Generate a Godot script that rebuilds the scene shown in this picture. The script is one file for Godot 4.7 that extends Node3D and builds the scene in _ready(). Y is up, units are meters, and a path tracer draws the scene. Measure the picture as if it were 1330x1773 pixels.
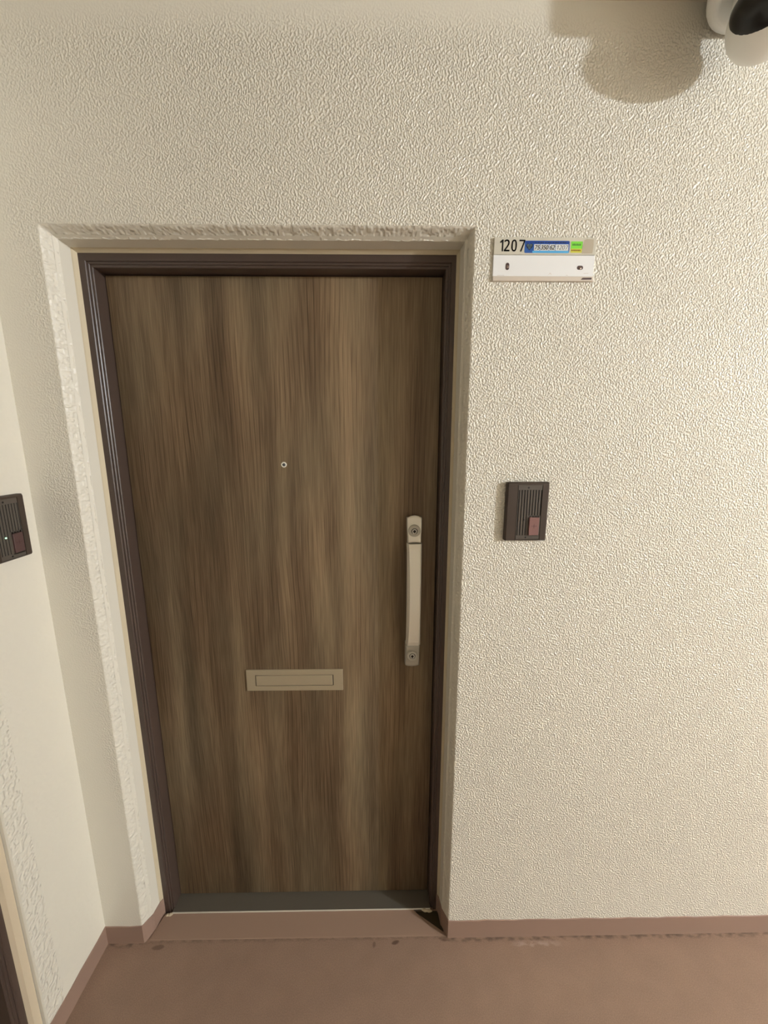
extends Node3D

# ---------------------------------------------------------------- measures of the place (metres)
const OL := -0.751      # door opening in the front wall, its left, right and top edge
const OR := 0.218
const OT := 2.041
const CORNER := -0.866  # the left wall
const CEIL := 2.455
const BACK := 2.8
const FAR := 6.5
const SKIRT := 0.067
const LEAF := -0.122    # front face of the door leaf, behind the wall face

var mats := {}


func _ready() -> void:
	# ---- camera
	var cam := Camera3D.new()
	cam.name = "camera"
	cam.fov = rad_to_deg(2.0 * atan(886.5 / 665.6))
	cam.position = Vector3(0.0, 1.5719, 0.96)
	cam.rotation = Vector3(-0.1859, -0.0135, -0.0006)
	cam.near = 0.02
	cam.far = 60.0
	add_child(cam)
	cam.current = true
	# ---- sky and exposure
	var env := Environment.new()
	env.background_mode = Environment.BG_COLOR
	env.background_color = Color(0.05, 0.055, 0.06)
	env.tonemap_mode = Environment.TONE_MAPPER_LINEAR
	env.tonemap_exposure = 1.0
	env.sdfgi_enabled = true
	env.ssao_enabled = true
	env.ssil_enabled = true
	var we := WorldEnvironment.new()
	we.name = "world_environment"
	we.environment = env
	add_child(we)
	# ---- the corridor's lamp
	make_materials()
	ceiling_lamp(Vector3(4.2, CEIL, 2.2), 17.6, Color(0.945, 0.970, 1.0), "round white ceiling lamp far along the corridor, right of the brown door")
	# ---- shell
	shell()
	# ---- objects
	var d := make_door("door_1", true)
	d.set_meta("label", "dark brown wood grain flat door with silver pull handle and mail slot")
	d.set_meta("category", "door")
	var d2 := make_door("door_2", false)
	d2.set_meta("label", "dark brown neighbouring door recessed in the left wall, only its frame edge showing")
	d2.set_meta("category", "door")
	d2.rotation.y = PI / 2.0
	d2.position = Vector3(CORNER, 0.0, NEIGHBOUR_Z + OR)
	var ic := make_intercom(false)
	ic.position = Vector3(0.373, 1.393, 0.0)
	ic.set_meta("label", "dark brown doorbell intercom with mauve call button on wall right of the door")
	var ic2 := make_intercom(true)
	ic2.position = Vector3(CORNER, 1.3715, 0.089)
	ic2.rotation.y = PI / 2.0
	ic2.set_meta("label", "dark brown doorbell intercom with tiny lit lamp on the left side wall")
	make_nameplate()
	make_dome()


const NEIGHBOUR_Z := 0.209


# ================================================================ materials
func mat(key: String, col: Color, rough := 0.6, metal := 0.0, spec := 0.5) -> StandardMaterial3D:
	var m := StandardMaterial3D.new()
	m.resource_name = key
	m.albedo_color = col
	m.roughness = rough
	m.metallic = metal
	m.metallic_specular = spec
	mats[key] = m
	return m


func rgb8(r: int, g: int, b: int) -> Color:
	return Color(r / 255.0, g / 255.0, b / 255.0)


func noise(sd: int, freq: float, oct := 1, kind := FastNoiseLite.TYPE_SIMPLEX_SMOOTH) -> FastNoiseLite:
	var n := FastNoiseLite.new()
	n.seed = sd
	n.noise_type = kind
	n.frequency = freq
	n.fractal_type = FastNoiseLite.FRACTAL_FBM if oct > 1 else FastNoiseLite.FRACTAL_NONE
	n.fractal_octaves = oct
	return n


const WALL_W := 2.3     # the stretch of front wall that the relief map covers


func wall_relief() -> ImageTexture:
	# trowelled spray stucco: flat-topped worm-like blobs, fading to plain paint near the corner, the floor and the ceiling
	var w := 2048
	var h := 2048
	var a := noise(11, 1.0, 1)
	var fine := noise(12, 1.0, 1)
	var big := noise(13, 1.0, 2)
	var data := PackedFloat32Array()
	data.resize(w * h)
	for j in h:
		var y: float = CEIL * (1.0 - (j + 0.5) / h)
		var low: float = 0.75 + 0.25 * smoothstep(0.05, 0.5, y)
		var up: float = 1.0 - 0.9 * smoothstep(2.36, 2.45, y)
		for i in w:
			var x: float = CORNER + WALL_W * (i + 0.5) / w
			var m: float = big.get_noise_2d(x * 3.0, y * 3.0)
			var lf: float = 0.10 + (0.48 + 0.42 * smoothstep(-0.75, -0.3, x)) * smoothstep(CORNER + 0.015, CORNER + 0.10 + 0.1 * m, x - 0.07 * smoothstep(1.2, 0.3, y))
			var p: float = a.get_noise_2d(x * 185.0 + m * 2.0, y * 160.0)
			var q: float = fine.get_noise_2d(x * 400.0, y * 350.0)
			var v: float = smoothstep(-0.4, 0.75, p + 0.45 * q)
			data[j * w + i] = v * lf * low * up + 0.35 * m
	return ImageTexture.create_from_image(Image.create_from_data(w, h, false, Image.FORMAT_RF, data.to_byte_array()))


func blob_relief(sd: int, cells: int) -> ImageTexture:
	# a small repeating tile of the same stucco for the edges of the recess: smoothed random heights on a lattice
	var rng := RandomNumberGenerator.new()
	rng.seed = sd
	var grid := PackedFloat32Array()
	grid.resize(cells * cells)
	for k in cells * cells:
		grid[k] = rng.randf()
	var w := 512
	var data := PackedFloat32Array()
	data.resize(w * w)
	for j in w:
		var v: float = float(j) * cells / w
		var v0 := int(v)
		var fv: float = smoothstep(0.0, 1.0, v - v0)
		var ra := v0 * cells
		var rb := ((v0 + 1) % cells) * cells
		for i in w:
			var u: float = float(i) * cells / w
			var u0 := int(u)
			var u1 := (u0 + 1) % cells
			var fu: float = smoothstep(0.0, 1.0, u - u0)
			var p: float = lerpf(lerpf(grid[ra + u0], grid[ra + u1], fu), lerpf(grid[rb + u0], grid[rb + u1], fu), fv)
			data[j * w + i] = smoothstep(0.2, 0.8, p)
	return ImageTexture.create_from_image(Image.create_from_data(w, w, false, Image.FORMAT_RF, data.to_byte_array()))


func wood_image() -> Array:
	var w := 1024
	var h := 1792
	var band := noise(21, 1.0, 2)
	var warp := noise(22, 1.0, 2)
	var grain := noise(23, 1.0, 1)
	var mask := noise(24, 1.0, 1)
	var im := Image.create(w, h, false, Image.FORMAT_RGB8)
	var bytes := PackedByteArray()
	bytes.resize(w * h * 3)
	var rel := PackedFloat32Array()
	rel.resize(w * h)
	var lo := Color(0.245, 0.190, 0.132)
	var hi := Color(0.612, 0.530, 0.415)
	for j in h:
		var y: float = 2.0 * (1.0 - (j + 0.5) / h)
		for i in w:
			var x: float = 0.866 * (i + 0.5) / w
			var wv: float = warp.get_noise_2d(x * 5.0, y * 1.3)
			var xx: float = x + 0.006 * wv
			var b: float = band.get_noise_2d(xx * 11.0, y * 0.7)
			var g: float = grain.get_noise_2d(xx * 620.0, y * 9.0)
			var g2: float = grain.get_noise_2d(xx * 190.0 + 50.0, y * 3.0)
			var k: float = mask.get_noise_2d(x * 7.0, y * 1.6)
			var ring: float = sin(TAU * (xx * 75.0 + 1.1 * warp.get_noise_2d(x * 5.0 + 30.0, y * 0.75)))
			var line: float = smoothstep(0.5, 1.0, ring) * smoothstep(0.0, 0.45, k)
			# broad veneer bands, dark vein left, paler right, with shading from the light painted in
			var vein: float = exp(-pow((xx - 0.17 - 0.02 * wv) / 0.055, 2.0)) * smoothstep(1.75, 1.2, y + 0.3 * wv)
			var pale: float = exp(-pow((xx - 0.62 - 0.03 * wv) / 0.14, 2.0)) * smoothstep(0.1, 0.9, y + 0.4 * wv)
			var figure_shade: float = 0.20 * pale - 0.20 * vein - 0.10 * smoothstep(0.75, 0.2, y + 0.25 * wv)  # also paints the shaded lower part of the door darker
			var t: float = 0.47 + 0.28 * b + 0.15 * g + 0.10 * g2 - 0.17 * line + figure_shade
			t = clampf(t, 0.0, 1.0)
			var o: int = (j * w + i) * 3
			var red: float = 0.012 * k
			bytes[o] = int(255.0 * clampf(lerpf(lo.r, hi.r, t) + red, 0.0, 1.0))
			bytes[o + 1] = int(255.0 * lerpf(lo.g, hi.g, t))
			bytes[o + 2] = int(255.0 * clampf(lerpf(lo.b, hi.b, t) - 0.3 * red, 0.0, 1.0))
			rel[j * w + i] = 0.5 + 0.3 * g - 0.5 * line
	im.set_data(w, h, false, Image.FORMAT_RGB8, bytes)
	return [ImageTexture.create_from_image(im), ImageTexture.create_from_image(Image.create_from_data(w, h, false, Image.FORMAT_RF, rel.to_byte_array()))]


const FX0 := -0.9       # the stretch of floor that the floor texture covers
const FX1 := 1.5
const FZ0 := -0.13
const FZ1 := 0.47


func floor_image() -> ImageTexture:
	var w := 1920
	var h := 480
	var speck := noise(31, 1.0, 2)
	var blot := noise(32, 1.0, 3)
	var edge := noise(33, 1.0, 2)
	var bytes := PackedByteArray()
	bytes.resize(w * h * 3)
	for j in h:
		var z: float = lerpf(FZ0, FZ1, (j + 0.5) / h)
		for i in w:
			var x: float = lerpf(FX0, FX1, (i + 0.5) / w)
			var s: float = speck.get_noise_2d(x * 300.0, z * 300.0)
			var b: float = blot.get_noise_2d(x * 9.0, z * 12.0)
			var e: float = edge.get_noise_2d(x * 30.0, z * 60.0)
			var c := Color(0.582, 0.482, 0.414)
			var k: float = 1.0 + 0.09 * s + 0.035 * b
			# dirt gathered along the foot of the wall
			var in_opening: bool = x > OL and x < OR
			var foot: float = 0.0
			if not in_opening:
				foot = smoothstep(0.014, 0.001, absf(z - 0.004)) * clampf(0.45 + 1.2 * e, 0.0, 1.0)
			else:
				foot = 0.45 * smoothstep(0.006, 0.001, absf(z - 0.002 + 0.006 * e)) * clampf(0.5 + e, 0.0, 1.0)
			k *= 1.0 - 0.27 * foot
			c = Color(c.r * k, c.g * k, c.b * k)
			# pale scuffed patch
			var sc: float = smoothstep(0.010, 0.002, absf(z - 0.019 - 0.006 * e)) * smoothstep(0.40, 0.46, x) * smoothstep(0.62, 0.50, x) * clampf(0.55 + 1.1 * e + 0.4 * s, 0.0, 1.0)
			c = c.lerp(Color(0.72, 0.64, 0.60), 0.6 * sc)
			# dark scuffs before the threshold
			for sp in [[0.049, 0.012, 0.016, 0.006, 0.5], [0.085, -0.012, 0.011, 0.010, 0.55], [0.13, -0.010, 0.04, 0.006, 0.3], [-0.02, 0.018, 0.006, 0.012, 0.3], [-0.55, -0.012, 0.09, 0.007, 0.2], [0.205, 0.004, 0.02, 0.008, 0.45], [-0.70, 0.014, 0.02, 0.008, 0.3]]:
				var q: float = pow((x - sp[0] + 0.2 * (z - sp[1])) / sp[2], 2.0) + pow((z - sp[1]) / sp[3], 2.0) - 0.7 * e
				if q < 1.0:
					c = c.lerp(Color(0.22, 0.15, 0.11), sp[4] * smoothstep(1.0, 0.2, q))
			var o: int = (j * w + i) * 3
			bytes[o] = int(255.0 * clampf(c.r, 0.0, 1.0))
			bytes[o + 1] = int(255.0 * clampf(c.g, 0.0, 1.0))
			bytes[o + 2] = int(255.0 * clampf(c.b, 0.0, 1.0))
	return ImageTexture.create_from_image(Image.create_from_data(w, h, false, Image.FORMAT_RGB8, bytes))


func make_materials() -> void:
	var wall_col := Color(0.865, 0.845, 0.79)
	var m := mat("stucco", wall_col, 0.22, 0.0, 0.5)
	m.heightmap_enabled = true
	m.heightmap_texture = wall_relief()
	m.heightmap_scale = 0.18
	m = mat("stucco_edge", wall_col, 0.36, 0.0, 0.5)
	m.heightmap_enabled = true
	m.heightmap_texture = blob_relief(15, 56)
	m.heightmap_scale = 0.17
	m.uv1_triplanar = true
	m.uv1_world_triplanar = true
	m.uv1_scale = Vector3(3.2, 3.2, 3.2)
	m = mat("stucco_soft", wall_col, 0.5, 0.0, 0.5)
	m.heightmap_enabled = true
	m.heightmap_texture = mats["stucco_edge"].heightmap_texture
	m.heightmap_scale = 0.03
	m.uv1_triplanar = true
	m.uv1_world_triplanar = true
	m.uv1_scale = Vector3(2.6, 2.6, 2.6)
	mat("smooth_paint", wall_col, 0.5)
	mat("ceiling_paint", Color(0.86, 0.83, 0.76), 0.8)
	mat("sealant", Color(0.77, 0.72, 0.61), 0.6)
	mat("sealant_light", Color(0.78, 0.72, 0.62), 0.6)
	mat("skirting", Color(0.570, 0.468, 0.412), 0.55)
	m = mat("floor_vinyl", Color(1, 1, 1), 0.6, 0.0, 0.35)
	m.albedo_texture = floor_image()
	var fb := NoiseTexture2D.new()
	fb.width = 512
	fb.height = 512
	fb.seamless = true
	fb.noise = noise(35, 0.12, 2)
	m = mat("floor_far", Color(0.582, 0.482, 0.414), 0.6, 0.0, 0.35)
	mat("grime_and_shade", Color(0.21, 0.17, 0.09), 0.9)  # dark olive painting the shade and dirt of the hollow beside the ramp
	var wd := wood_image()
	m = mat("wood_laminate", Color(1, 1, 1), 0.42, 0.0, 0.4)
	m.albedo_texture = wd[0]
	m.heightmap_enabled = true
	m.heightmap_texture = wd[1]
	m.heightmap_scale = 0.02
	mat("door_edge", Color(0.16, 0.13, 0.11), 0.6)
	mat("frame_paint", Color(0.285, 0.232, 0.205), 0.34, 0.0, 0.5)
	mat("gap", Color(0.03, 0.025, 0.02), 0.9)
	mat("sill_steel", Color(0.39, 0.365, 0.325), 0.55, 0.25)
	mat("steel_bright", Color(0.86, 0.84, 0.79), 0.35, 0.4)
	mat("handle_silver", Color(0.89, 0.87, 0.82), 0.42, 0.3)
	mat("handle_grey", Color(0.70, 0.685, 0.64), 0.45, 0.35)
	mat("keyhole_black", Color(0.03, 0.03, 0.03), 0.6)
	mat("slot_metal", Color(0.69, 0.64, 0.54), 0.42, 0.4)
	mat("chrome", Color(0.95, 0.94, 0.91), 0.2, 0.35)
	mat("lens_glass", Color(0.25, 0.26, 0.27), 0.08, 0.0, 0.8)
	mat("intercom_brown", Color(0.235, 0.185, 0.150), 0.42)
	mat("intercom_panel", Color(0.315, 0.285, 0.255), 0.45)
	mat("slot_black", Color(0.05, 0.04, 0.035), 0.8)
	mat("button_mauve", Color(0.50, 0.355, 0.335), 0.5)
	mat("button_dark", Color(0.31, 0.215, 0.205), 0.5)
	mat("button_mark", Color(0.26, 0.15, 0.14), 0.7)
	m = mat("led_glow", Color(0.9, 1.0, 0.95), 0.4)
	m.emission_enabled = true
	m.emission = Color(0.75, 1.0, 0.85)
	m.emission_energy_multiplier = 1.3
	mat("plate_upper", Color(0.80, 0.78, 0.72), 0.5)
	mat("plate_silver", Color(0.945, 0.95, 0.955), 0.38, 0.1)
	mat("plate_lip", Color(0.83, 0.79, 0.74), 0.45, 0.2)
	mat("engraved_black", Color(0.035, 0.035, 0.04), 0.6)
	mat("sticker_blue", rgb8(42, 92, 168), 0.4)
	mat("sticker_navy", rgb8(27, 66, 146), 0.4)
	mat("sticker_cyan", rgb8(88, 178, 232), 0.4)
	mat("sticker_heart", rgb8(22, 40, 78), 0.45)
	mat("sticker_ring", rgb8(118, 140, 118), 0.45)
	mat("sticker_white", rgb8(226, 228, 226), 0.5)
	mat("sticker_ink", rgb8(60, 60, 66), 0.6)
	mat("sticker_green", rgb8(128, 222, 66), 0.45)
	mat("sticker_yellow", rgb8(214, 214, 78), 0.45)
	mat("sticker_green_ink", rgb8(66, 130, 50), 0.6)
	mat("sticker_brown_ink", rgb8(140, 96, 30), 0.6)
	mat("tape_beige", rgb8(186, 174, 152), 0.7)
	mat("screw_steel", Color(0.55, 0.48, 0.44), 0.35, 0.8)
	mat("screw_dark", Color(0.30, 0.22, 0.21), 0.6)
	mat("dome_white", Color(0.95, 0.945, 0.92), 0.4)
	mat("camera_black", Color(0.035, 0.033, 0.035), 0.28)
	mat("lamp_base", Color(0.9, 0.9, 0.88), 0.5)
	m = mat("lamp_diffuser", Color(1, 1, 1), 0.5)
	m.emission_enabled = true
	m.emission = Color(1.0, 0.97, 0.92)
	m.emission_energy_multiplier = 2.5


# ================================================================ mesh helpers
func begin() -> SurfaceTool:
	var st := SurfaceTool.new()
	st.begin(Mesh.PRIMITIVE_TRIANGLES)
	st.set_smooth_group(-1)
	return st


func quad(st: SurfaceTool, a: Vector3, b: Vector3, c: Vector3, d: Vector3) -> void:
	# seen from the front, a b c d run clockwise
	for v in [a, b, c, a, c, d]:
		st.set_uv(Vector2.ZERO)
		st.add_vertex(v)


func box(st: SurfaceTool, lo: Vector3, hi: Vector3) -> void:
	bevel_box(st, lo, hi, 0.0)


func rect_ring(x0: float, x1: float, y0: float, y1: float, z: float, r := 0.0, n := 4) -> Array:
	# counter-clockwise seen from +z
	var out := []
	if r <= 0.0:
		return [Vector3(x0, y0, z), Vector3(x1, y0, z), Vector3(x1, y1, z), Vector3(x0, y1, z)]
	for c in [[x1 - r, y0 + r, -PI / 2.0], [x1 - r, y1 - r, 0.0], [x0 + r, y1 - r, PI / 2.0], [x0 + r, y0 + r, PI]]:
		for k in n + 1:
			var t: float = c[2] + PI / 2.0 * k / n
			out.append(Vector3(c[0] + r * cos(t), c[1] + r * sin(t), z))
	return out


func circle_ring(c: Vector3, r: float, n := 32) -> Array:
	var out := []
	for k in n:
		out.append(c + Vector3(r * cos(TAU * k / n), r * sin(TAU * k / n), 0.0))
	return out


func loft(st: SurfaceTool, rings: Array, cap0 := true, cap1 := true) -> void:
	# rings run counter-clockwise seen from the end that the loft grows towards
	var n: int = rings[0].size()
	for k in rings.size() - 1:
		var p: Array = rings[k]
		var q: Array = rings[k + 1]
		for i in n:
			var j := (i + 1) % n
			quad(st, p[i], q[i], q[j], p[j])
	for e in 2:
		if (e == 0 and not cap0) or (e == 1 and not cap1):
			continue
		var r: Array = rings[0] if e == 0 else rings[-1]
		var mid := Vector3.ZERO
		for v in r:
			mid += v
		mid /= n
		for i in n:
			var j := (i + 1) % n
			for v in ([mid, r[i], r[j]] if e == 0 else [mid, r[j], r[i]]):
				st.set_uv(Vector2.ZERO)
				st.add_vertex(v)


func bevel_box(st: SurfaceTool, lo: Vector3, hi: Vector3, b: float, r := 0.0) -> void:
	# a slab standing in z, its front edges chamfered by b, its corners rounded by r
	if b <= 0.0:
		loft(st, [rect_ring(lo.x, hi.x, lo.y, hi.y, lo.z, r), rect_ring(lo.x, hi.x, lo.y, hi.y, hi.z, r)])
	else:
		loft(st, [rect_ring(lo.x, hi.x, lo.y, hi.y, lo.z, r), rect_ring(lo.x, hi.x, lo.y, hi.y, hi.z - b, r), rect_ring(lo.x + b, hi.x - b, lo.y + b, hi.y - b, hi.z, maxf(r - b, 0.0004) if r > 0.0 else 0.0)])


func lathe_z(st: SurfaceTool, c: Vector3, prof: Array, n := 32) -> void:
	# prof: [radius, z] pairs growing in +z
	var rings := []
	for p in prof:
		rings.append(circle_ring(c + Vector3(0, 0, p[1]), maxf(p[0], 0.00005), n))
	loft(st, rings)


func build(called: String, st: SurfaceTool, material: String, parent: Node = self, smooth := false) -> MeshInstance3D:
	if smooth:
		st.index()
	st.generate_normals()
	var o := MeshInstance3D.new()
	o.name = called
	o.mesh = st.commit()
	o.mesh.surface_set_material(0, mats[material])
	o.cast_shadow = GeometryInstance3D.SHADOW_CASTING_SETTING_ON
	parent.add_child(o, true)
	return o


func tag(o: Node, label: String, category: String, kind := "") -> Node:
	if label:
		o.set_meta("label", label)
	if category:
		o.set_meta("category", category)
	if kind:
		o.set_meta("kind", kind)
	return o


func root(called: String) -> Node3D:
	var o := Node3D.new()
	o.name = called
	add_child(o, true)
	return o


func u_strip(st: SurfaceTool, l: float, r: float, t: float, prof: Array, y0 := 0.0) -> void:
	# sweeps a profile of [inset, z] up the left side, across the top and down the right side of an opening
	for k in prof.size() - 1:
		var a: Array = prof[k]
		var b: Array = prof[k + 1]
		var pa := [Vector3(l + a[0], y0, a[1]), Vector3(l + a[0], t - a[0], a[1]), Vector3(r - a[0], t - a[0], a[1]), Vector3(r - a[0], y0, a[1])]
		var pb := [Vector3(l + b[0], y0, b[1]), Vector3(l + b[0], t - b[0], b[1]), Vector3(r - b[0], t - b[0], b[1]), Vector3(r - b[0], y0, b[1])]
		for i in 3:
			quad(st, pa[i], pa[i + 1], pb[i + 1], pb[i])


# ================================================================ the shell of the corridor
const ROUGH := [[-0.002, 0.0003], [0.0012, -0.001], [0.0035, -0.005], [0.008, -0.016], [0.0125, -0.027], [0.0165, -0.0305]]
const SMOOTH := [[0.0115, -0.022], [0.0165, -0.032], [0.020, -0.064]]
const CAULK := [[0.019, -0.060], [0.021, -0.0665], [0.0265, -0.0745], [0.0265, -0.10]]


func rough_strip(st: SurfaceTool) -> void:
	# the stuccoed front half of the recess: a ragged, lumpy edge
	var n := noise(41, 1.0, 2)
	var corners := [Vector2(OL, 0.0), Vector2(OL, OT), Vector2(OR, OT), Vector2(OR, 0.0)]
	var inward := [Vector2(1, 0), Vector2(0, -1), Vector2(-1, 0)]
	for i in 3:
		var a: Vector2 = corners[i]
		var b: Vector2 = corners[i + 1]
		var parts := int((b - a).length() / 0.008)
		var prev := []
		for k in parts + 1:
			var t := float(k) / parts
			var row := []
			for q in ROUGH.size():
				var ins: float = ROUGH[q][0]
				var z: float = ROUGH[q][1]
				var p := a.lerp(b, t)
				var s: float = 1.0 if q > 0 else 0.0
				if k > 0 and k < parts:
					ins += s * 0.0012 * n.get_noise_3d(p.x * 70.0, p.y * 70.0, q * 3.0)
					z += (0.0016 if q < 4 else 0.005) * s * n.get_noise_3d(p.x * 45.0 + 9.0, p.y * 45.0, q * 0.4)
				# mitre: near the corners the inset also moves along the run
				var c0: Vector2 = corners[i] + inward[i] * ins
				var c1: Vector2 = corners[i + 1] + inward[i] * ins
				if i > 0:
					c0 += inward[i - 1] * ins
				if i < 2:
					c1 += inward[i + 1] * ins
				var w: Vector2 = c0.lerp(c1, t)
				row.append(Vector3(w.x, w.y, z))
			if k > 0:
				for q in ROUGH.size() - 1:
					quad(st, prev[q], row[q], row[q + 1], prev[q + 1])
			prev = row


func uv_wall(st: SurfaceTool, x0: float, x1: float, y0: float, y1: float) -> void:
	for p in [[x0, y0], [x0, y1], [x1, y1], [x0, y0], [x1, y1], [x1, y0]]:
		st.set_uv(Vector2((p[0] - CORNER) / WALL_W, 1.0 - p[1] / CEIL))
		st.add_vertex(Vector3(p[0], p[1], 0.0))


func shell() -> void:
	# front wall: its face round the opening, then the body behind the face and the rough and smooth sides of the recess
	var wf := root("wall_front")
	tag(wf, "cream stucco corridor wall with glossy bumpy relief round the brown door", "wall", "structure")
	var st := begin()
	uv_wall(st, CORNER, OL, 0.0, CEIL)
	uv_wall(st, OL, OR, OT, CEIL)
	uv_wall(st, OR, CORNER + WALL_W, 0.0, CEIL)
	uv_wall(st, CORNER + WALL_W, CORNER + 2.0 * WALL_W, 0.0, CEIL)
	uv_wall(st, CORNER + 2.0 * WALL_W, FAR, 0.0, CEIL)
	build("stucco_face", st, "stucco", wf)
	st = begin()
	st.set_smooth_group(1)
	rough_strip(st)
	build("recess_edge", st, "stucco_edge", wf)
	st = begin()
	u_strip(st, OL, OR, OT, SMOOTH)
	u_strip(st, OL, OR, OT, [[0.020, -0.064], [0.020, -0.30]])
	quad(st, Vector3(CORNER - 0.3, 0, -0.30), Vector3(CORNER - 0.3, CEIL, -0.30), Vector3(FAR, CEIL, -0.30), Vector3(FAR, 0, -0.30))
	build("recess_side", st, "smooth_paint", wf)

	# left wall, with the neighbour's recess in it: built like the front wall, then turned to face along x
	var wl := root("wall_left")
	tag(wl, "smooth bright cream side wall at left with an intercom on it", "wall", "structure")
	wl.rotation.y = PI / 2.0
	wl.position = Vector3(CORNER, 0, NEIGHBOUR_Z + OR)
	var s := NEIGHBOUR_Z + OR          # local x = s - z
	st = begin()
	for p in [[OR + 0.05, s, 0.0], [s - BACK, OL, 0.0]]:
		quad(st, Vector3(p[0], 0, 0), Vector3(p[0], CEIL, 0), Vector3(p[1], CEIL, 0), Vector3(p[1], 0, 0))
	quad(st, Vector3(OL, OT, 0), Vector3(OL, CEIL, 0), Vector3(OR, CEIL, 0), Vector3(OR, OT, 0))
	quad(st, Vector3(OR, OT, 0), Vector3(OR, CEIL, 0), Vector3(OR + 0.05, CEIL, 0), Vector3(OR + 0.05, OT, 0))
	build("painted_face", st, "stucco_soft", wl)
	st = begin()
	quad(st, Vector3(OR, 0, 0), Vector3(OR, OT, 0), Vector3(OR + 0.05, OT, 0), Vector3(OR + 0.05, 0, 0))
	build("rough_margin", st, "stucco_edge", wl)
	st = begin()
	u_strip(st, OL, OR, OT, [[0.0, 0.0], [0.002, -0.004], [0.004, -0.30]])
	quad(st, Vector3(s - BACK - 0.3, 0, -0.30), Vector3(s - BACK - 0.3, CEIL, -0.30), Vector3(s + 0.3, CEIL, -0.30), Vector3(s + 0.3, 0, -0.30))
	build("recess_side", st, "smooth_paint", wl)

	# the other walls of the corridor, behind and beside the camera
	st = begin()
	box(st, Vector3(CORNER - 0.3, 0, BACK), Vector3(FAR, CEIL, BACK + 0.2))
	tag(build("wall_back", st, "stucco_soft"), "cream corridor wall facing the brown door", "wall", "structure")
	st = begin()
	box(st, Vector3(FAR, 0, -0.3), Vector3(FAR + 0.2, CEIL, BACK + 0.2))
	tag(build("wall_right", st, "stucco_soft"), "cream wall closing the far right end of the corridor", "wall", "structure")
	st = begin()
	box(st, Vector3(CORNER - 0.5, CEIL, -0.3), Vector3(FAR + 0.2, CEIL + 0.2, BACK + 0.2))
	tag(build("ceiling", st, "ceiling_paint"), "flat pale ceiling just above the stucco wall", "ceiling", "structure")

	# floor
	var fl := root("floor")
	tag(fl, "worn pinkish brown vinyl corridor floor with scuffs along the wall", "floor", "structure")
	st = begin()
	for p in [[FX0, FZ0], [FX0, FZ1], [FX1, FZ1], [FX0, FZ0], [FX1, FZ1], [FX1, FZ0]]:
		st.set_uv(Vector2((p[0] - FX0) / (FX1 - FX0), (p[1] - FZ0) / (FZ1 - FZ0)))
		st.add_vertex(Vector3(p[0], 0.0, p[1]))
	var ff := build("vinyl_sheet", st, "floor_vinyl", fl)
	flip(ff)
	st = begin()
	box(st, Vector3(CORNER - 0.5, -0.2, -0.3), Vector3(FAR + 0.2, -0.002, BACK + 0.2))
	for p in [[FX1, FZ0, FAR, BACK], [FX0, FZ1, FX1, BACK], [CORNER - 0.4, FZ0, FX0, BACK]]:
		quad(st, Vector3(p[0], 0, p[1]), Vector3(p[2], 0, p[1]), Vector3(p[2], 0, p[3]), Vector3(p[0], 0, p[3]))
	build("floor_slab", st, "floor_far", fl)
	# low mortar ramp up to the threshold; its right end is cut off slanting and leaves a corner hollow, its shade and dirt painted as a dark patch
	st = begin()
	var b := [Vector3(-0.742, 0.0, -0.004), Vector3(0.196, 0.0, -0.002), Vector3(0.120, 0.0, -0.0685), Vector3(-0.722, 0.0, -0.0685)]
	var t := [Vector3(-0.738, 0.001, -0.006), Vector3(0.184, 0.001, -0.006), Vector3(0.112, 0.0085, -0.0685), Vector3(-0.720, 0.0085, -0.0685)]
	quad(st, t[3], t[2], t[1], t[0])
	for i in 4:
		var j := (i + 1) % 4
		quad(st, b[j], b[i], t[i], t[j])
	build("threshold_ramp", st, "floor_far", fl)
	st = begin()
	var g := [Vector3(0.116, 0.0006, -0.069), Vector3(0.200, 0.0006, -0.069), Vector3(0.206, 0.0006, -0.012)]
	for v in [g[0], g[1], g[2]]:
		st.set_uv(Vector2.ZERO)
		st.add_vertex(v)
	build("hollow_shade_patch", st, "grime_and_shade", fl)

	# painted skirting: along the front wall, into the recess on both sides, and along the left wall
	var bf := root("baseboard_front")
	tag(bf, "low brown skirting band along the foot of the stucco wall", "baseboard", "structure")
	st = begin()
	skirt_run(st, [Vector2(CORNER + 0.002, 0.0), Vector2(OL, 0.0), Vector2(OL + 0.003, -0.004), Vector2(OL + 0.014, -0.028), Vector2(OL + 0.017, -0.032), Vector2(OL + 0.0205, -0.064), Vector2(OL + 0.0265, -0.0745)], -1.0)
	build("band", st, "skirting", bf)
	st = begin()
	skirt_run(st, [Vector2(OR - 0.0265, -0.0745), Vector2(OR - 0.0205, -0.064), Vector2(OR - 0.017, -0.032), Vector2(OR - 0.014, -0.028), Vector2(OR - 0.003, -0.004), Vector2(OR, 0.0), Vector2(0.8, 0.0), Vector2(1.5, 0.0), Vector2(FAR, 0.0)], -1.0)
	build("band", st, "skirting", bf)
	var bl := root("baseboard_left")
	tag(bl, "low brown skirting band along the foot of the left wall", "baseboard", "structure")
	st = begin()
	skirt_run(st, [Vector2(CORNER, NEIGHBOUR_Z - 0.001), Vector2(CORNER, 0.0)], -1.0)
	build("band", st, "skirting", bl)

	# cream sealant between wall and door frame
	st = begin()
	u_strip(st, OL, OR, OT, CAULK)
	tag(build("trim_1", st, "sealant"), "cream sealant bead between the stucco recess and the brown door frame", "trim", "structure")
	var t4 := Node3D.new()
	t4.name = "trim_4"
	t4.rotation.y = PI / 2.0
	t4.position = Vector3(CORNER, 0, NEIGHBOUR_Z + OR)
	add_child(t4)
	tag(t4, "cream sealant strip along the neighbouring door frame at the left edge", "trim", "structure")
	st = begin()
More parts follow.
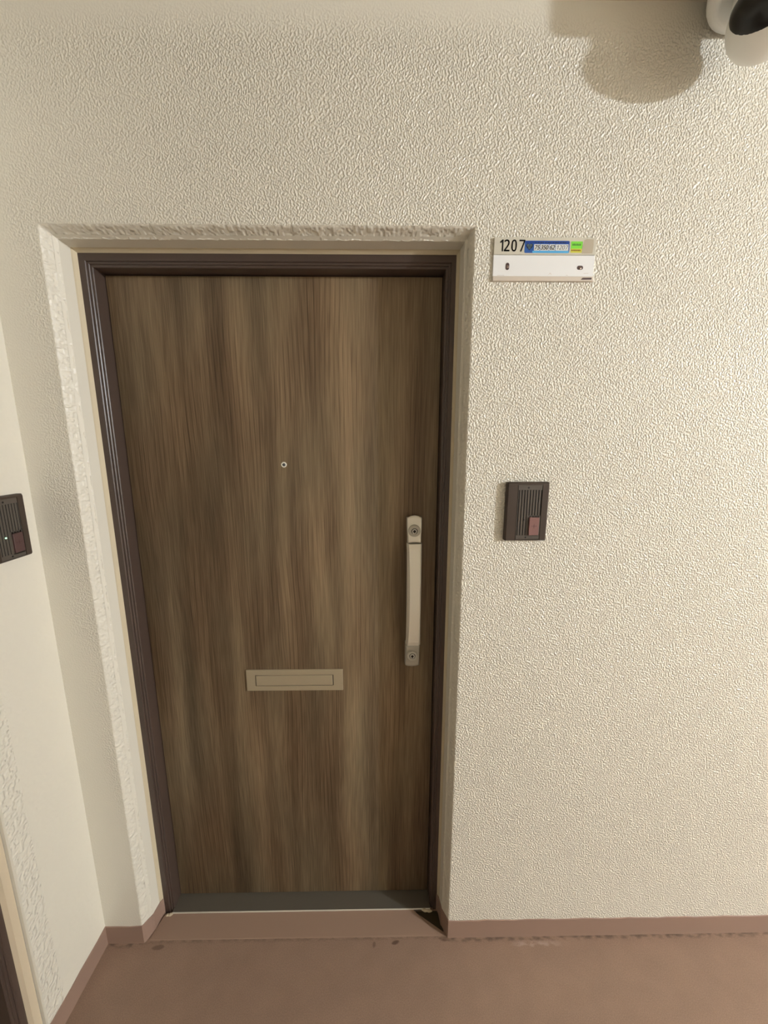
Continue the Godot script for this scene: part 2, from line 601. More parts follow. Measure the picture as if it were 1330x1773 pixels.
	u_strip(st, OL, OR, OT, [[0.003, -0.0115], [0.0195, -0.0135], [0.0245, -0.0225], [0.0245, -0.05]])
	build("bead", st, "sealant_light", t4)
	st = begin()
	lump(st, Vector3(-0.722, 0.004, -0.066), Vector3(-0.694, 0.011, -0.066), 0.0055)
	tag(build("trim_2", st, "sealant_light", self, true), "pale blob of sealant at the left end of the metal threshold", "trim", "structure")
	st = begin()
	lump(st, Vector3(0.140, 0.009, -0.068), Vector3(0.176, 0.005, -0.066), 0.0055)
	tag(build("trim_3", st, "sealant", self, true), "olive smear of sealant at the right end of the metal threshold", "trim", "structure")


func flip(o: MeshInstance3D) -> void:
	# turns a mesh's faces round
	var a := o.mesh.surface_get_arrays(0)
	var m := o.mesh.surface_get_material(0)
	var v: PackedVector3Array = a[Mesh.ARRAY_VERTEX]
	var uv: PackedVector2Array = a[Mesh.ARRAY_TEX_UV]
	var st := begin()
	for k in range(0, v.size(), 3):
		for e in [k, k + 2, k + 1]:
			st.set_uv(uv[e])
			st.add_vertex(v[e])
	st.generate_normals()
	o.mesh = st.commit()
	o.mesh.surface_set_material(0, m)


func lump(st: SurfaceTool, a: Vector3, b: Vector3, r: float) -> void:
	var rings := []
	var rg := [0.25, 0.8, 1.0, 0.75, 0.95, 0.7, 0.2]
	for k in 7:
		var c: Vector3 = a.lerp(b, k / 6.0)
		var ring := []
		for i in 10:
			var t: float = TAU * i / 10.0
			ring.append(c + Vector3(0.0, r * rg[k] * cos(t), r * rg[k] * sin(t)))
		rings.append(ring)
	loft(st, rings)


func skirt_run(st: SurfaceTool, path: Array, side: float) -> void:
	# a thin band along a path in (x, z); wall on the left-hand side of travel
	var n := path.size()
	var off := []
	for i in n:
		var d0: Vector2 = (path[i] - path[maxi(i - 1, 0)]).normalized() if i > 0 else Vector2.ZERO
		var d1: Vector2 = (path[mini(i + 1, n - 1)] - path[i]).normalized() if i < n - 1 else Vector2.ZERO
		var d: Vector2 = (d0 + d1).normalized()
		var nrm := Vector2(-d.y, d.x) * -side
		var cosh: float = 1.0
		if i > 0 and i < n - 1:
			cosh = maxf(0.4, absf(nrm.dot(Vector2(-d1.y, d1.x))))
		off.append(nrm / cosh)
	for i in n - 1:
		# subdivided so that the upper edge can waver a little
		var len: float = (path[i + 1] - path[i]).length()
		var parts: int = clampi(int(len / 0.03), 1, 40)
		for k in parts:
			var t0: float = float(k) / parts
			var t1: float = float(k + 1) / parts
			var p0: Vector2 = path[i].lerp(path[i + 1], t0)
			var p1: Vector2 = path[i].lerp(path[i + 1], t1)
			var o0: Vector2 = off[i].lerp(off[i + 1], t0)
			var o1: Vector2 = off[i].lerp(off[i + 1], t1)
			var y0: float = SKIRT + 0.0012 * sin(p0.x * 41.0 + p0.y * 60.0) + 0.0008 * sin(p0.x * 97.0)
			var y1: float = SKIRT + 0.0012 * sin(p1.x * 41.0 + p1.y * 60.0) + 0.0008 * sin(p1.x * 97.0)
			var f0 := p0 + o0 * 0.0022
			var f1 := p1 + o1 * 0.0022
			var c0 := p0 + o0 * 0.0028
			var c1 := p1 + o1 * 0.0028
			quad(st, Vector3(f0.x, 0.002, f0.y), Vector3(f0.x, y0 - 0.001, f0.y), Vector3(f1.x, y1 - 0.001, f1.y), Vector3(f1.x, 0.002, f1.y))
			quad(st, Vector3(c0.x, 0.0, c0.y), Vector3(f0.x, 0.002, f0.y), Vector3(f1.x, 0.002, f1.y), Vector3(c1.x, 0.0, c1.y))
			quad(st, Vector3(f0.x, y0 - 0.001, f0.y), Vector3(p0.x, y0, p0.y), Vector3(p1.x, y1, p1.y), Vector3(f1.x, y1 - 0.001, f1.y))


# ================================================================ lamps
func ceiling_lamp(at: Vector3, energy: float, col: Color, label: String) -> void:
	var o := root("ceiling_lamp")
	o.position = at
	tag(o, label, "ceiling lamp")
	var st := begin()
	st.set_smooth_group(1)
	lathe_down(st, [[0.13, 0.0], [0.13, -0.018], [0.12, -0.02]])
	build("base", st, "lamp_base", o)
	st = begin()
	st.set_smooth_group(1)
	lathe_down(st, [[0.118, -0.02], [0.12, -0.05], [0.11, -0.07], [0.08, -0.082], [0.03, -0.086]])
	build("diffuser", st, "lamp_diffuser", o)
	var l := OmniLight3D.new()
	l.name = "bulb_light"
	l.position = Vector3(0, -0.05, 0)
	l.light_energy = energy
	l.light_color = col
	l.light_size = 0.07
	l.omni_range = 30.0
	l.omni_attenuation = 2.0
	l.shadow_enabled = true
	o.add_child(l)


func lathe_down(st: SurfaceTool, prof: Array, n := 40) -> void:
	# prof: [radius, y] pairs going down
	var rings := []
	for p in prof:
		var ring := []
		for k in n:
			ring.append(Vector3(p[0] * cos(TAU * k / n), p[1], p[0] * sin(TAU * k / n)))
		rings.append(ring)
	loft(st, rings)


# ================================================================ the door
const FL := -0.726      # outer edges of the steel frame
const FR := 0.197
const FT := 2.015
const IN := 0.0295      # from the frame's outer edge to its jamb


func make_door(called: String, full: bool) -> Node3D:
	var d := root(called)
	d.set_meta("kind", "structure")
	var z0 := 0.0 if full else 0.052       # the neighbour's frame sits a little farther out
	var st := begin()
	u_strip(st, FL, FR, FT, [[0.0, -0.20], [0.0, -0.0755 + z0], [0.001, -0.0745 + z0], [0.0165, -0.0745 + z0], [0.0180, -0.0765 + z0], [0.0182, -0.0785 + z0], [0.0222, -0.0785 + z0], [0.0238, -0.0805 + z0], [0.0240, -0.0820 + z0], [IN - 0.0015, -0.0820 + z0], [IN, -0.0835 + z0], [IN, -0.1395], [IN + 0.012, -0.1395], [IN + 0.012, -0.2], [0.0, -0.2]])
	var fr := build("door_frame", st, "frame_paint", d)
	if full:
		# small screw head on the right side of the frame
		st = begin()
		lathe_z(st, Vector3(FR - 0.0035, 1.651, -0.0745), [[0.003, 0.0], [0.003, 0.0006], [0.001, 0.0004]], 12)
		build("screw", st, "screw_dark", fr)
	var l := FL + IN + 0.0022
	var r := FR - IN - 0.0022
	var t := FT - IN - 0.003
	# leaf: its wood-grain face carries the grain's texture, the edges are dark
	st = begin()
	for p in [[l, 0.0155], [l, t], [r, t], [l, 0.0155], [r, t], [r, 0.0155]]:
		st.set_uv(Vector2((p[0] - l) / (r - l), 1.0 - (p[1] - 0.0155) / (t - 0.0155)))
		st.add_vertex(Vector3(p[0], p[1], LEAF))
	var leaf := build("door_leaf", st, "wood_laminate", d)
	st = begin()
	loft(st, [rect_ring(l, r, 0.0155, t, LEAF - 0.016), rect_ring(l, r, 0.0155, t, LEAF - 0.0001)], true, false)
	build("leaf_edge", st, "door_edge", leaf)
	# threshold of dull steel with a bright nosing
	st = begin()
	box(st, Vector3(FL + IN - 0.002, 0.0, -0.165), Vector3(FR - IN + 0.002, 0.0115, -0.0705))
	var sill := build("threshold", st, "sill_steel", d)
	st = begin()
	bevel_box(st, Vector3(FL + IN - 0.002, 0.0080, -0.0705), Vector3(FR - IN + 0.002, 0.0122, -0.0680), 0.001)
	build("nosing", st, "steel_bright", sill)
	if not full:
		return d
	# peephole
	st = begin()
	lathe_z(st, Vector3(-0.2645, 1.5035, LEAF), [[0.0078, 0.0], [0.0078, 0.0012], [0.0066, 0.0028], [0.0052, 0.0028], [0.0046, 0.0016]], 28)
	var ph := build("peephole", st, "chrome", d)
	st = begin()
	st.set_smooth_group(1)
	lathe_z(st, Vector3(-0.2645, 1.5035, LEAF), [[0.0046, 0.0014], [0.0040, 0.0022], [0.0025, 0.0028], [0.0008, 0.0030]], 24)
	build("lens", st, "lens_glass", ph)
	# mail slot: a frame round a hinged flap
	var x0 := -0.4115
	var x1 := -0.1135
	var y0 := 0.8035
	var y1 := 0.8745
	var fx0 := -0.3835
	var fx1 := -0.1425
	var fy0 := 0.8205
	var fy1 := 0.8575
	st = begin()
	loft(st, [rect_ring(x0, x1, y0, y1, LEAF, 0.0015, 3), rect_ring(x0, x1, y0, y1, LEAF + 0.003, 0.0015, 3), rect_ring(x0 + 0.0012, x1 - 0.0012, y0 + 0.0012, y1 - 0.0012, LEAF + 0.0042, 0.0015, 3), rect_ring(fx0, fx1, fy0, fy1, LEAF + 0.0042, 0.001, 3), rect_ring(fx0, fx1, fy0, fy1, LEAF + 0.0012, 0.001, 3)], true, true)
	var ms := build("mail_slot", st, "slot_metal", d)
	st = begin()
	box(st, Vector3(fx0 + 0.0002, fy0 + 0.0002, LEAF + 0.0005), Vector3(fx1 - 0.0002, fy1 - 0.0002, LEAF + 0.0016))
	build("slot_gap", st, "gap", ms)
	st = begin()
	bevel_box(st, Vector3(fx0 + 0.0018, fy0 + 0.0020, LEAF), Vector3(fx1 - 0.0026, fy1 - 0.0014, LEAF + 0.0058), 0.0014)
	build("flap", st, "slot_metal", ms)
	make_handle(d)
	return d


func make_handle(d: Node3D) -> void:
	var c := 0.1005
	# backplate running the whole length behind the grip
	var st := begin()
	bevel_box(st, Vector3(c - 0.0195, 0.8935, LEAF), Vector3(c + 0.0195, 1.352, LEAF + 0.012), 0.002, 0.004)
	var h := build("pull_handle", st, "handle_grey", d)
	# upper block: thin at its arched top, swelling towards the grip
	st = begin()
	st.set_smooth_group(1)
	loft(st, escutcheon(c, 1.2855, 1.3535, 0.0215, 0.019, 0.020, 0.034, 0.0075, 1.0))
	build("escutcheon", st, "handle_silver", h)
	# lower block
	st = begin()
	st.set_smooth_group(1)
	loft(st, escutcheon(c - 0.001, 0.9685, 0.8985, 0.0215, 0.0215, 0.032, 0.020, 0.004, -1.0))
	build("escutcheon", st, "handle_grey", h)
	# grip: a faceted bar bowed off the door
	st = begin()
	var rings := []
	var n := 24
	for k in n + 1:
		var t: float = float(k) / n
		var y: float = lerpf(0.9705, 1.2815, t)
		var bow: float = 1.0 - pow(2.0 * t - 1.0, 2.0)
		var z: float = LEAF + lerpf(0.0375, 0.050, bow)
		var wl: float = lerpf(0.0218, 0.0205, bow)
		var wr: float = lerpf(0.0215, 0.0200, bow)
		var fl: float = lerpf(0.0160, 0.0125, bow)
		var fr: float = lerpf(0.0165, 0.0150, bow)
		var back: float = LEAF + lerpf(0.010, 0.026, smoothstep(0.0, 0.35, bow))
		var e: float = 0.003 * (1.0 if k in [0, n] else 0.0)
		rings.append([Vector3(c - wl + 0.004, y, back), Vector3(c - wl, y, back + 0.006), Vector3(c - wl + 0.001, y, z - 0.010), Vector3(c - fl, y, z - e), Vector3(c + fr - 0.001, y, z - e), Vector3(c + fr + 0.002, y, z - 0.002 - e), Vector3(c + wr, y, z - 0.010), Vector3(c + wr, y, back + 0.006), Vector3(c + wr - 0.004, y, back)])
	loft(st, rings)
	build("grip", st, "handle_silver", h)
	# the two lock cylinders
	for p in [[Vector3(c - 0.0005, 1.3195, LEAF + 0.026), 0.0172, 0.11], [Vector3(c - 0.002, 0.9355, LEAF + 0.028), 0.0158, -0.08]]:
		var o := Vector3(0, 0, 0)
		st = begin()
		st.set_smooth_group(-1)
		var r: float = p[1]
		lathe_z(st, o, [[r, -0.008], [r, 0.0055], [r - 0.0012, 0.0070], [0.0090, 0.0070], [0.0084, 0.0030]], 40)
		var cy := build("lock_cylinder", st, "handle_grey", h)
		cy.position = p[0]
		cy.rotation.x = p[2]
		st = begin()
		lathe_z(st, o, [[0.0087, 0.0020], [0.0087, 0.0040]], 28)
		var rg := build("plug_recess", st, "keyhole_black", h)
		rg.transform = cy.transform
		# key plug: bright ring round a dark keyway, one mesh of two surfaces
		st = begin()
		lathe_z(st, o, [[0.0068, 0.0025], [0.0068, 0.0072], [0.0061, 0.0082], [0.0044, 0.0082], [0.0040, 0.0070]], 28)
		var a := build("key_plug", st, "chrome", h)
		a.transform = cy.transform
		st = begin()
		lathe_z(st, o, [[0.0040, 0.0050], [0.0040, 0.0073]], 20)
		box(st, Vector3(-0.0011, -0.0050, 0.0050), Vector3(0.0011, 0.0028, 0.0084))
		var b := build("keyway", st, "keyhole_black", h)
		b.transform = cy.transform


func escutcheon(c: float, y_in: float, y_out: float, w_out: float, w_in: float, d_out_: float, d_in_: float, arch: float, up: float) -> Array:
	# rings run along y from the grip outwards; each is a flat-fronted section whose front lies d above the leaf
	var d_in := d_in_ if up > 0.0 else d_out_
	var d_out := d_out_ if up > 0.0 else d_in_
	var rings := []
	for k in 13:
		var t: float = k / 12.0
		var y: float = lerpf(y_in, y_out, t)
		var w: float = lerpf(w_in, w_out, smoothstep(0.0, 0.8, t))
		var dd: float = lerpf(d_in, d_out, t)
		var ring := []
		for q in [[-1.0, 0.0], [-1.0, 0.75], [-0.93, 0.97], [-0.85, 1.0], [-0.5, 1.0], [0.0, 1.0], [0.5, 1.0], [0.85, 1.0], [0.93, 0.97], [1.0, 0.75], [1.0, 0.0]]:
			var bend: float = arch * up * (1.0 - q[0] * q[0]) * (0.35 + 0.65 * t)
			ring.append(Vector3(c + q[0] * w, y + bend, LEAF + dd * q[1]))
		if up > 0.0:
			ring.reverse()
		rings.append(ring)
	var last: Array = rings[-1].duplicate()
	var lip := []
	for v in last:
		lip.append(Vector3(c + (v.x - c) * 0.97, v.y + 0.0012 * up, LEAF + (v.z - LEAF) * 0.86))
	rings.append(lip)
	return rings


# ================================================================ doorbell intercom
func make_intercom(lit: bool) -> Node3D:
	var o := root("doorbell_intercom")
	tag(o, "", "intercom")
	o.set_meta("group", "brown doorbell intercoms")
	var w := 0.0530
	var h := 0.0750
	var f := 0.0150      # how far the cover stands off the wall
	var st := begin()
	# cover: a slab with chamfered rim and a shallow tray for the grille panel
	var px0 := -w + 0.245 * 2.0 * w
	var px1 := -w + 0.835 * 2.0 * w
	var py0 := -h + 0.022 * 2.0 * h
	var py1 := h - 0.045 * 2.0 * h
	loft(st, [rect_ring(-w, w, -h, h, 0.0, 0.0022, 3), rect_ring(-w, w, -h, h, f - 0.004, 0.0022, 3), rect_ring(-w + 0.003, w - 0.003, -h + 0.003, h - 0.003, f, 0.0022, 3), rect_ring(px0, px1, py0, py1, f, 0.0008, 3), rect_ring(px0, px1, py0, py1, f - 0.0022, 0.0008, 3)])
	build("cover", st, "intercom_brown", o)
	# panel with slots: bars between the slots stand proud of a black back
	st = begin()
	box(st, Vector3(px0 + 0.0005, py0 + 0.0005, f - 0.0036), Vector3(px1 - 0.0005, py1 - 0.0005, f - 0.0021))
	var back := build("speaker_back", st, "slot_black", o)
	back.position.z = 0.0003
	var gx0 := -w + 0.285 * 2.0 * w
	var gx1 := -w + 0.815 * 2.0 * w
	var gt := h - 0.13 * 2.0 * h
	var gb := h - 0.905 * 2.0 * h
	var bx0 := -w + 0.557 * 2.0 * w
	var bx1 := -w + 0.790 * 2.0 * w
	var by1 := h - 0.592 * 2.0 * h
	var by0 := h - 0.897 * 2.0 * h
	st = begin()
	var zf := f - 0.0008
	var zb := f - 0.0019
	bevel_box(st, Vector3(px0 + 0.0014, gt, zb), Vector3(px1 - 0.0006, py1 - 0.0006, zf), 0.0004)
	bevel_box(st, Vector3(px0 + 0.0014, py0 + 0.0006, zb), Vector3(px1 - 0.0006, gb, zf), 0.0004)
	var pitch := (gx1 - gx0) / 8.0
	bevel_box(st, Vector3(px0 + 0.0014, gb, zb), Vector3(gx0 - pitch * 0.14, gt, zf), 0.0003)
	bevel_box(st, Vector3(gx1 + pitch * 0.14, gb, zb), Vector3(px1 - 0.0006, gt, zf), 0.0003)
	for k in 8:
		bevel_box(st, Vector3(gx0 + pitch * (k + 0.17), gb, zb), Vector3(gx0 + pitch * (k + 0.83), gt, zf), 0.0003)
	# the slots on the right end above the button
	bevel_box(st, Vector3(bx0 - 0.0015, by0 - 0.004, zb), Vector3(px1 - 0.0010, by1 + 0.0042, zf), 0.0003)
	var gr := build("speaker_grille", st, "intercom_panel", o)
	for p in [[-w + 0.50 * 2.0 * w, h - 0.092 * 2.0 * h], [-w + 0.50 * 2.0 * w, h - 0.94 * 2.0 * h]]:
		st = begin()
		lathe_z(st, Vector3(p[0], p[1], zf), [[0.0022, -0.001], [0.0022, 0.0003], [0.0010, 0.0001]], 14)
		build("screw_hole", st, "slot_black", gr)
	st = begin()
	bevel_box(st, Vector3(bx0, by0, f - 0.002), Vector3(bx1, by1, f + 0.0034), 0.0007, 0.0012)
	var bt := build("call_button", st, "button_dark" if lit else "button_mauve", o)
	bt.set_meta("label", "dim mauve call button" if lit else "mauve call button with a small dark cross")
	var bc := Vector2((bx0 + bx1) / 2.0, (by0 + by1) / 2.0 + 0.001)
	st = begin()
	box(st, Vector3(bc.x - 0.0070, bc.y - 0.0004, f + 0.003), Vector3(bc.x + 0.0070, bc.y + 0.0004, f + 0.0036))
	box(st, Vector3(bc.x - 0.0004, bc.y - 0.0055, f + 0.003), Vector3(bc.x + 0.0004, bc.y + 0.0055, f + 0.0036))
	build("cross_mark", st, "button_mark", bt)
	var lx := -w + 0.43 * 2.0 * w
	var ly := h - 0.635 * 2.0 * h
	st = begin()
	lathe_z(st, Vector3(lx, ly, zf), [[0.0019, -0.001], [0.0019, 0.0004], [0.0009, 0.0007]], 14)
	build("indicator_lamp", st, "led_glow" if lit else "slot_black", o)
	if lit:
		var l := OmniLight3D.new()
		l.name = "indicator_light"
		l.position = Vector3(lx, ly, f + 0.004)
		l.light_color = Color(0.6, 1.0, 0.75)
		l.light_energy = 0.00002
		l.light_size = 0.002
		l.omni_range = 12.0
		l.omni_attenuation = 2.0
		l.shadow_enabled = true
		o.add_child(l)
	return o


# ================================================================ the number plate
func lettering(text: String, height: float, depth: float, squeeze := 1.0, slant := 0.0, bold := 0.0) -> ArrayMesh:
	# text as a mesh, left edge at x = 0, baseline at y = 0, capitals `height` tall
	var f := SystemFont.new()
	f.font_names = PackedStringArray(["Droid Sans"])
	var tm := TextMesh.new()
	tm.font = f
	tm.text = text
	tm.font_size = 64
	tm.pixel_size = 0.01
	tm.depth = 0.1
	tm.curve_step = 1.0
	var a := tm.get_mesh_arrays()
	var v: PackedVector3Array = a[Mesh.ARRAY_VERTEX]
	var lo := Vector3(INF, INF, INF)
	var hi := -lo
	for p in v:
		lo = lo.min(p)
		hi = hi.max(p)
	var k := height / (hi.y - lo.y)
	for i in v.size():
		var p := v[i]
		var y := (p.y - lo.y) * k
		v[i] = Vector3((p.x - lo.x) * k * squeeze + slant * y, y, (p.z - lo.z) / (hi.z - lo.z) * depth)
	a[Mesh.ARRAY_VERTEX] = v
	var out := ArrayMesh.new()
	out.add_surface_from_arrays(Mesh.PRIMITIVE_TRIANGLES, a)
	if bold <= 0.0:
		return out
	var st := SurfaceTool.new()
	for d in [Vector3(-1, 0, 0), Vector3(1, 0, 0), Vector3(0, -1, 0), Vector3(0, 1, 0), Vector3(0.7, 0.7, 0), Vector3(-0.7, -0.7, 0), Vector3(0.7, -0.7, 0), Vector3(-0.7, 0.7, 0)]:
		st.append_from(out, 0, Transform3D(Basis(), d * bold))
	return st.commit()


func put(called: String, mesh: Mesh, material: String, at: Vector3, parent: Node) -> MeshInstance3D:
	var o := MeshInstance3D.new()
	o.name = called
	o.mesh = mesh
	mesh.surface_set_material(0, mats[material])
	o.position = at
	parent.add_child(o, true)
	return o


func make_nameplate() -> void:
	var o := root("nameplate")
	o.position = Vector3(0.2605, 1.9275, 0.0)
	tag(o, "silver metal room nameplate numbered 1207 with blue and green stickers", "sign")
	# local frame: x 0..0.231 to the right, y 0..0.090 up
	var W := 0.231
	var H := 0.0900
	var T := 0.0045
	var sy := 0.0540        # seam between the upper strip and the lower panel
	var st := begin()
	bevel_box(st, Vector3(0.0, sy + 0.0006, 0.0), Vector3(W, H, T), 0.0006, 0.0008)
	build("upper_strip", st, "plate_upper", o)
	st = begin()
	bevel_box(st, Vector3(0.0, 0.0, 0.0), Vector3(W, 0.0105, T + 0.0006), 0.0010, 0.0006)
	build("lower_lip", st, "plate_lip", o)
	st = begin()
	bevel_box(st, Vector3(0.0, 0.0100, 0.0), Vector3(W - 0.0008, sy, T - 0.0004), 0.0005, 0.0006)
	build("lower_panel", st, "plate_silver", o)
	# two slotted holes with their screws
	for p in [[0.0325, 0.0305, 0.0042, 0.0075], [0.1985, 0.0285, 0.0070, 0.0042]]:
		st = begin()
		var c := Vector2(p[0], p[1])
		var r: float = minf(p[2], p[3])
		loft(st, [rect_ring(c.x - p[2], c.x + p[2], c.y - p[3], c.y + p[3], T - 0.0010, r, 6), rect_ring(c.x - p[2], c.x + p[2], c.y - p[3], c.y + p[3], T - 0.0001, r, 6), rect_ring(c.x - p[2] + 0.001, c.x + p[2] - 0.001, c.y - p[3] + 0.001, c.y + p[3] - 0.001, T - 0.0002, r - 0.001, 6)])
		var hole := build("screw_hole", st, "screw_dark", o)
		st = begin()
		lathe_z(st, Vector3(c.x + 0.0004, c.y - 0.0006, T - 0.0002), [[0.0030, -0.0005], [0.0030, 0.0003], [0.0018, 0.0007]], 16)
		build("screw", st, "screw_steel", hole)
	# scratches and a dark chip on the lip
	st = begin()
	loft(st, [[Vector3(0.2020, 0.0032, T), Vector3(0.2265, 0.0036, T), Vector3(0.2275, 0.0075, T), Vector3(0.2060, 0.0072, T)], [Vector3(0.2020, 0.0032, T + 0.0009), Vector3(0.2265, 0.0036, T + 0.0009), Vector3(0.2275, 0.0075, T + 0.0009), Vector3(0.2060, 0.0072, T + 0.0009)]])
	build("chip", st, "screw_dark", o)
	for p in [[0.128, 0.0135, 0.131, 0.0175], [0.131, 0.0175, 0.1345, 0.0135], [0.010, 0.0118, 0.026, 0.0122], [0.208, 0.0165, 0.219, 0.0172], [0.168, 0.0130, 0.172, 0.0128]]:
		st = begin()
		scratch(st, Vector2(p[0], p[1]), Vector2(p[2], p[3]), 0.0003, T - 0.0004)
		build("scratch_mark", st, "plate_lip", o)
	# the room number
	put("room_number", lettering("1", 0.0232, 0.0006, 0.80, 0.0, 0.00035), "engraved_black", Vector3(0.0135, 0.0615, T - 0.0002), o)
	put("room_number", lettering("2", 0.0232, 0.0006, 0.84, 0.0, 0.00035), "engraved_black", Vector3(0.0230, 0.0615, T - 0.0002), o)
	put("room_number", lettering("0", 0.0234, 0.0006, 0.80, 0.0, 0.00035), "engraved_black", Vector3(0.0395, 0.0612, T - 0.0002), o)
	put("room_number", lettering("7", 0.0232, 0.0006, 0.86, 0.0, 0.00035), "engraved_black", Vector3(0.0570, 0.0612, T - 0.0002), o)
	# blue sticker
	var z := T + 0.0002
	st = begin()
	bevel_box(st, Vector3(0.0690, 0.0580, T - 0.0002), Vector3(0.1705, 0.0830, z), 0.0, 0.0028)
	var bs := build("blue_sticker", st, "sticker_blue", o)
	bs.set_meta("label", "blue sticker with a dark heart emblem and number boxes")
	st = begin()
	bevel_box(st, Vector3(0.0715, 0.0772, z - 0.0001), Vector3(0.1690, 0.0818, z + 0.0001), 0.0)
	build("header_band", st, "sticker_navy", bs)
	st = begin()
	bevel_box(st, Vector3(0.0870, 0.0583, z - 0.0001), Vector3(0.1695, 0.0625, z + 0.0001), 0.0, 0.0014)
	build("lower_band", st, "sticker_cyan", bs)
	# heart emblem of three joined rings
	var heart := []
	for k in 40:
		var t: float = TAU * k / 40.0
		heart.append(Vector2(16.0 * pow(sin(t), 3.0), 13.0 * cos(t) - 5.0 * cos(2.0 * t) - 2.0 * cos(3.0 * t) - cos(4.0 * t)) * 0.00050)
	var hr := []
	for e in [z - 0.0001, z + 0.0002]:
		var ring := []
		for k in range(39, -1, -1):
			ring.append(Vector3(0.0800 + heart[k].x, 0.0710 + heart[k].y, e))
		hr.append(ring)
	st = begin()
	loft(st, hr)
	build("heart_emblem", st, "sticker_heart", bs)
	st = begin()
	for p in [[0.0768, 0.0735], [0.0832, 0.0735], [0.0800, 0.0686]]:
		var rr := []
		for q in [[0.0022, z], [0.0022, z + 0.0003], [0.0013, z + 0.0003], [0.0013, z]]:
			rr.append(circle_ring(Vector3(p[0], p[1], q[1]), q[0], 16))
		loft(st, rr, false, false)
	build("emblem_rings", st, "sticker_ring", bs)
	# white number boxes
	for p in [[0.0905, 0.1035, "75"], [0.1045, 0.1240, "350"], [0.1250, 0.1382, "62"], [0.1392, 0.1682, "1207"]]:
		st = begin()
		bevel_box(st, Vector3(p[0], 0.0630, z - 0.0001), Vector3(p[1], 0.0758, z + 0.0001), 0.0, 0.0006)
		build("number_box", st, "sticker_white", bs)
		var tm := lettering(p[2], 0.0088, 0.0002, 1.0, 0.2)
		var bb := tm.get_aabb()
		var fit: float = (p[1] - p[0] - 0.0018) / bb.size.x
		if fit < 1.0:
			tm = lettering(p[2], 0.0088, 0.0002, fit * 0.96, 0.2, 0.0003)
			bb = tm.get_aabb()
		put("number", tm, "sticker_ink", Vector3((p[0] + p[1] - bb.size.x) / 2.0, 0.0650, z + 0.0001), bs)
	# small illegible print along the header
	st = begin()
	for k in 13:
		var x: float = 0.0925 + 0.0056 * k
		bevel_box(st, Vector3(x, 0.0784, z), Vector3(x + 0.0024 + 0.0012 * (k % 3), 0.0804, z + 0.0002), 0.0)
	build("header_print", st, "sticker_heart", bs)
	# green and yellow sticker
	st = begin()
	bevel_box(st, Vector3(0.1738, 0.0668, T - 0.0002), Vector3(0.2000, 0.0820, z), 0.0, 0.0008)
	var gs := build("green_sticker", st, "sticker_green", o)
	st = begin()
	bevel_box(st, Vector3(0.1738, 0.0590, T - 0.0002), Vector3(0.1990, 0.0672, z + 0.0001), 0.0, 0.0006)
	build("yellow_band", st, "sticker_yellow", gs)
	st = begin()
	for k in 6:
		var x: float = 0.1770 + 0.0033 * k
		bevel_box(st, Vector3(x, 0.0735, z), Vector3(x + 0.0024, 0.0762, z + 0.0002), 0.0)
		bevel_box(st, Vector3(x + 0.0004, 0.0768 - 0.0004 * (k % 2), z), Vector3(x + 0.0020, 0.0776, z + 0.0002), 0.0)
	build("green_print", st, "sticker_green_ink", gs)
	st = begin()
	for k in 7:
		var x: float = 0.1752 + 0.0031 * k
		bevel_box(st, Vector3(x, 0.0622, z), Vector3(x + 0.0022, 0.0652, z + 0.0003), 0.0)
	build("yellow_print", st, "sticker_brown_ink", gs)
	# patch of old beige tape
	st = begin()
	var tp := [Vector2(0.1995, 0.0575), Vector2(0.2235, 0.0580), Vector2(0.2248, 0.0720), Vector2(0.2240, 0.0862), Vector2(0.2090, 0.0868), Vector2(0.2035, 0.0850), Vector2(0.2025, 0.0780), Vector2(0.1995, 0.0730)]
	var tr := []
	for e in [T - 0.0002, T + 0.0004]:
		var ring := []
		for p in tp:
			ring.append(Vector3(p.x, p.y, e))
		tr.append(ring)
	loft(st, tr)
	build("beige_tape", st, "tape_beige", o)


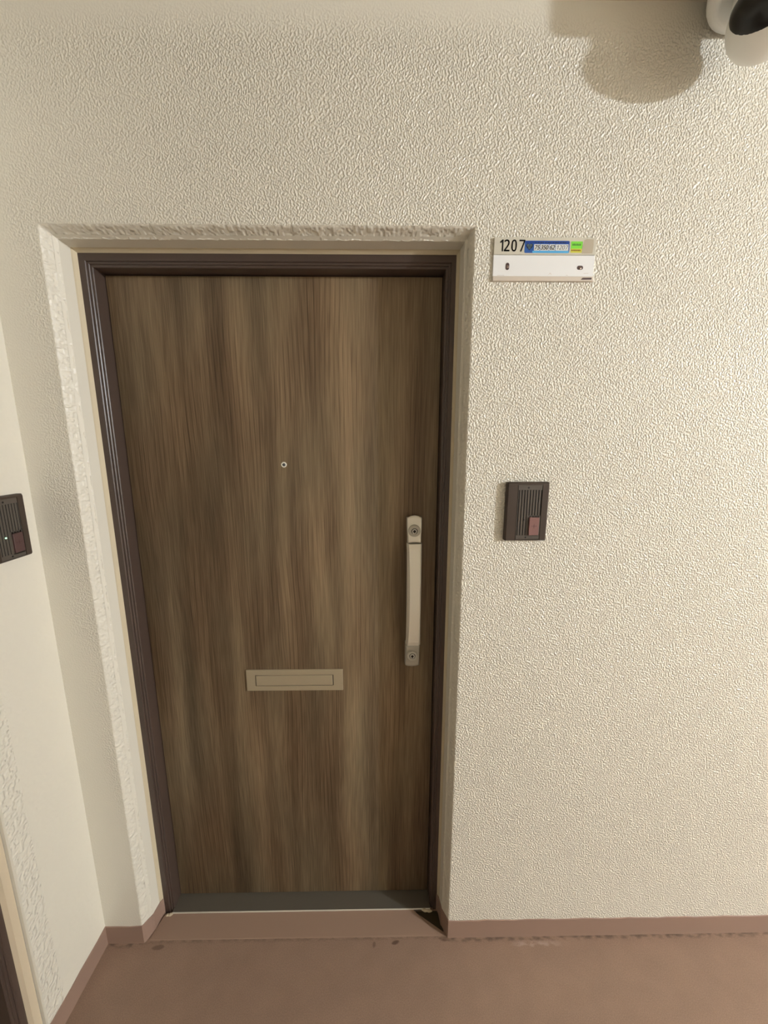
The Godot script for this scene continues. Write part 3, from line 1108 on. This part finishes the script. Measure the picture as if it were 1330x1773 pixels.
func scratch(st: SurfaceTool, a: Vector2, b: Vector2, w: float, z: float) -> void:
	var n := (b - a).normalized().orthogonal() * w
	loft(st, [[Vector3(a.x - n.x, a.y - n.y, z - 0.0002), Vector3(a.x + n.x, a.y + n.y, z - 0.0002), Vector3(b.x + n.x, b.y + n.y, z - 0.0002), Vector3(b.x - n.x, b.y - n.y, z - 0.0002)], [Vector3(a.x - n.x, a.y - n.y, z + 0.0001), Vector3(a.x + n.x, a.y + n.y, z + 0.0001), Vector3(b.x + n.x, b.y + n.y, z + 0.0001), Vector3(b.x - n.x, b.y - n.y, z + 0.0001)]])


# ================================================================ the dome camera on the ceiling
func make_dome() -> void:
	var o := root("security_camera")
	o.position = Vector3(0.727, CEIL, 0.1)
	tag(o, "white ceiling security camera with a black glossy face at the upper right corner", "security camera")
	var st := begin()
	st.set_smooth_group(1)
	lathe_down(st, [[0.0985, 0.0], [0.0985, -0.052], [0.0955, -0.060], [0.086, -0.063], [0.078, -0.063], [0.076, -0.058]])
	build("housing", st, "dome_white", o)
	# a short neck and the white ball that turns in the housing
	st = begin()
	st.set_smooth_group(1)
	var c := Vector3(0.0, -0.110, 0.0)
	var prof := [[0.058, -0.058], [0.058, -0.082]]
	for k in range(9, 25):
		var t: float = PI * k / 24.0
		prof.append([maxf(0.063 * sin(t), 0.0002), c.y + 0.063 * cos(t)])
	lathe_down(st, prof)
	var ball := build("camera_ball", st, "dome_white", o)
	# the black glossy face of the ball, turned towards the corridor
	st = begin()
	st.set_smooth_group(1)
	var rings := []
	for k in range(12, -1, -1):
		var t: float = deg_to_rad(65.0) * k / 12.0
		var rad: float = 0.0645 if k < 12 else 0.0622
		rings.append(circle_ring(Vector3(0, 0, rad * cos(t)), maxf(rad * sin(t), 0.0002), 72))
	loft(st, rings, false, true)
	var face := build("camera_face", st, "camera_black", ball)
	face.position = c
	face.basis = Basis.looking_at(-Vector3(-1.0, 0.4, 1.0).normalized(), Vector3.UP)
	st = begin()
	bevel_box(st, Vector3(-0.006, -0.003, 0.0), Vector3(0.006, 0.003, 0.0012), 0.0004)
	var sc := build("screw", st, "screw_dark", o)
	sc.position = Vector3(-0.0885, -0.0632, -0.012)
	sc.rotation = Vector3(PI / 2.0, 0.5, 0.0)
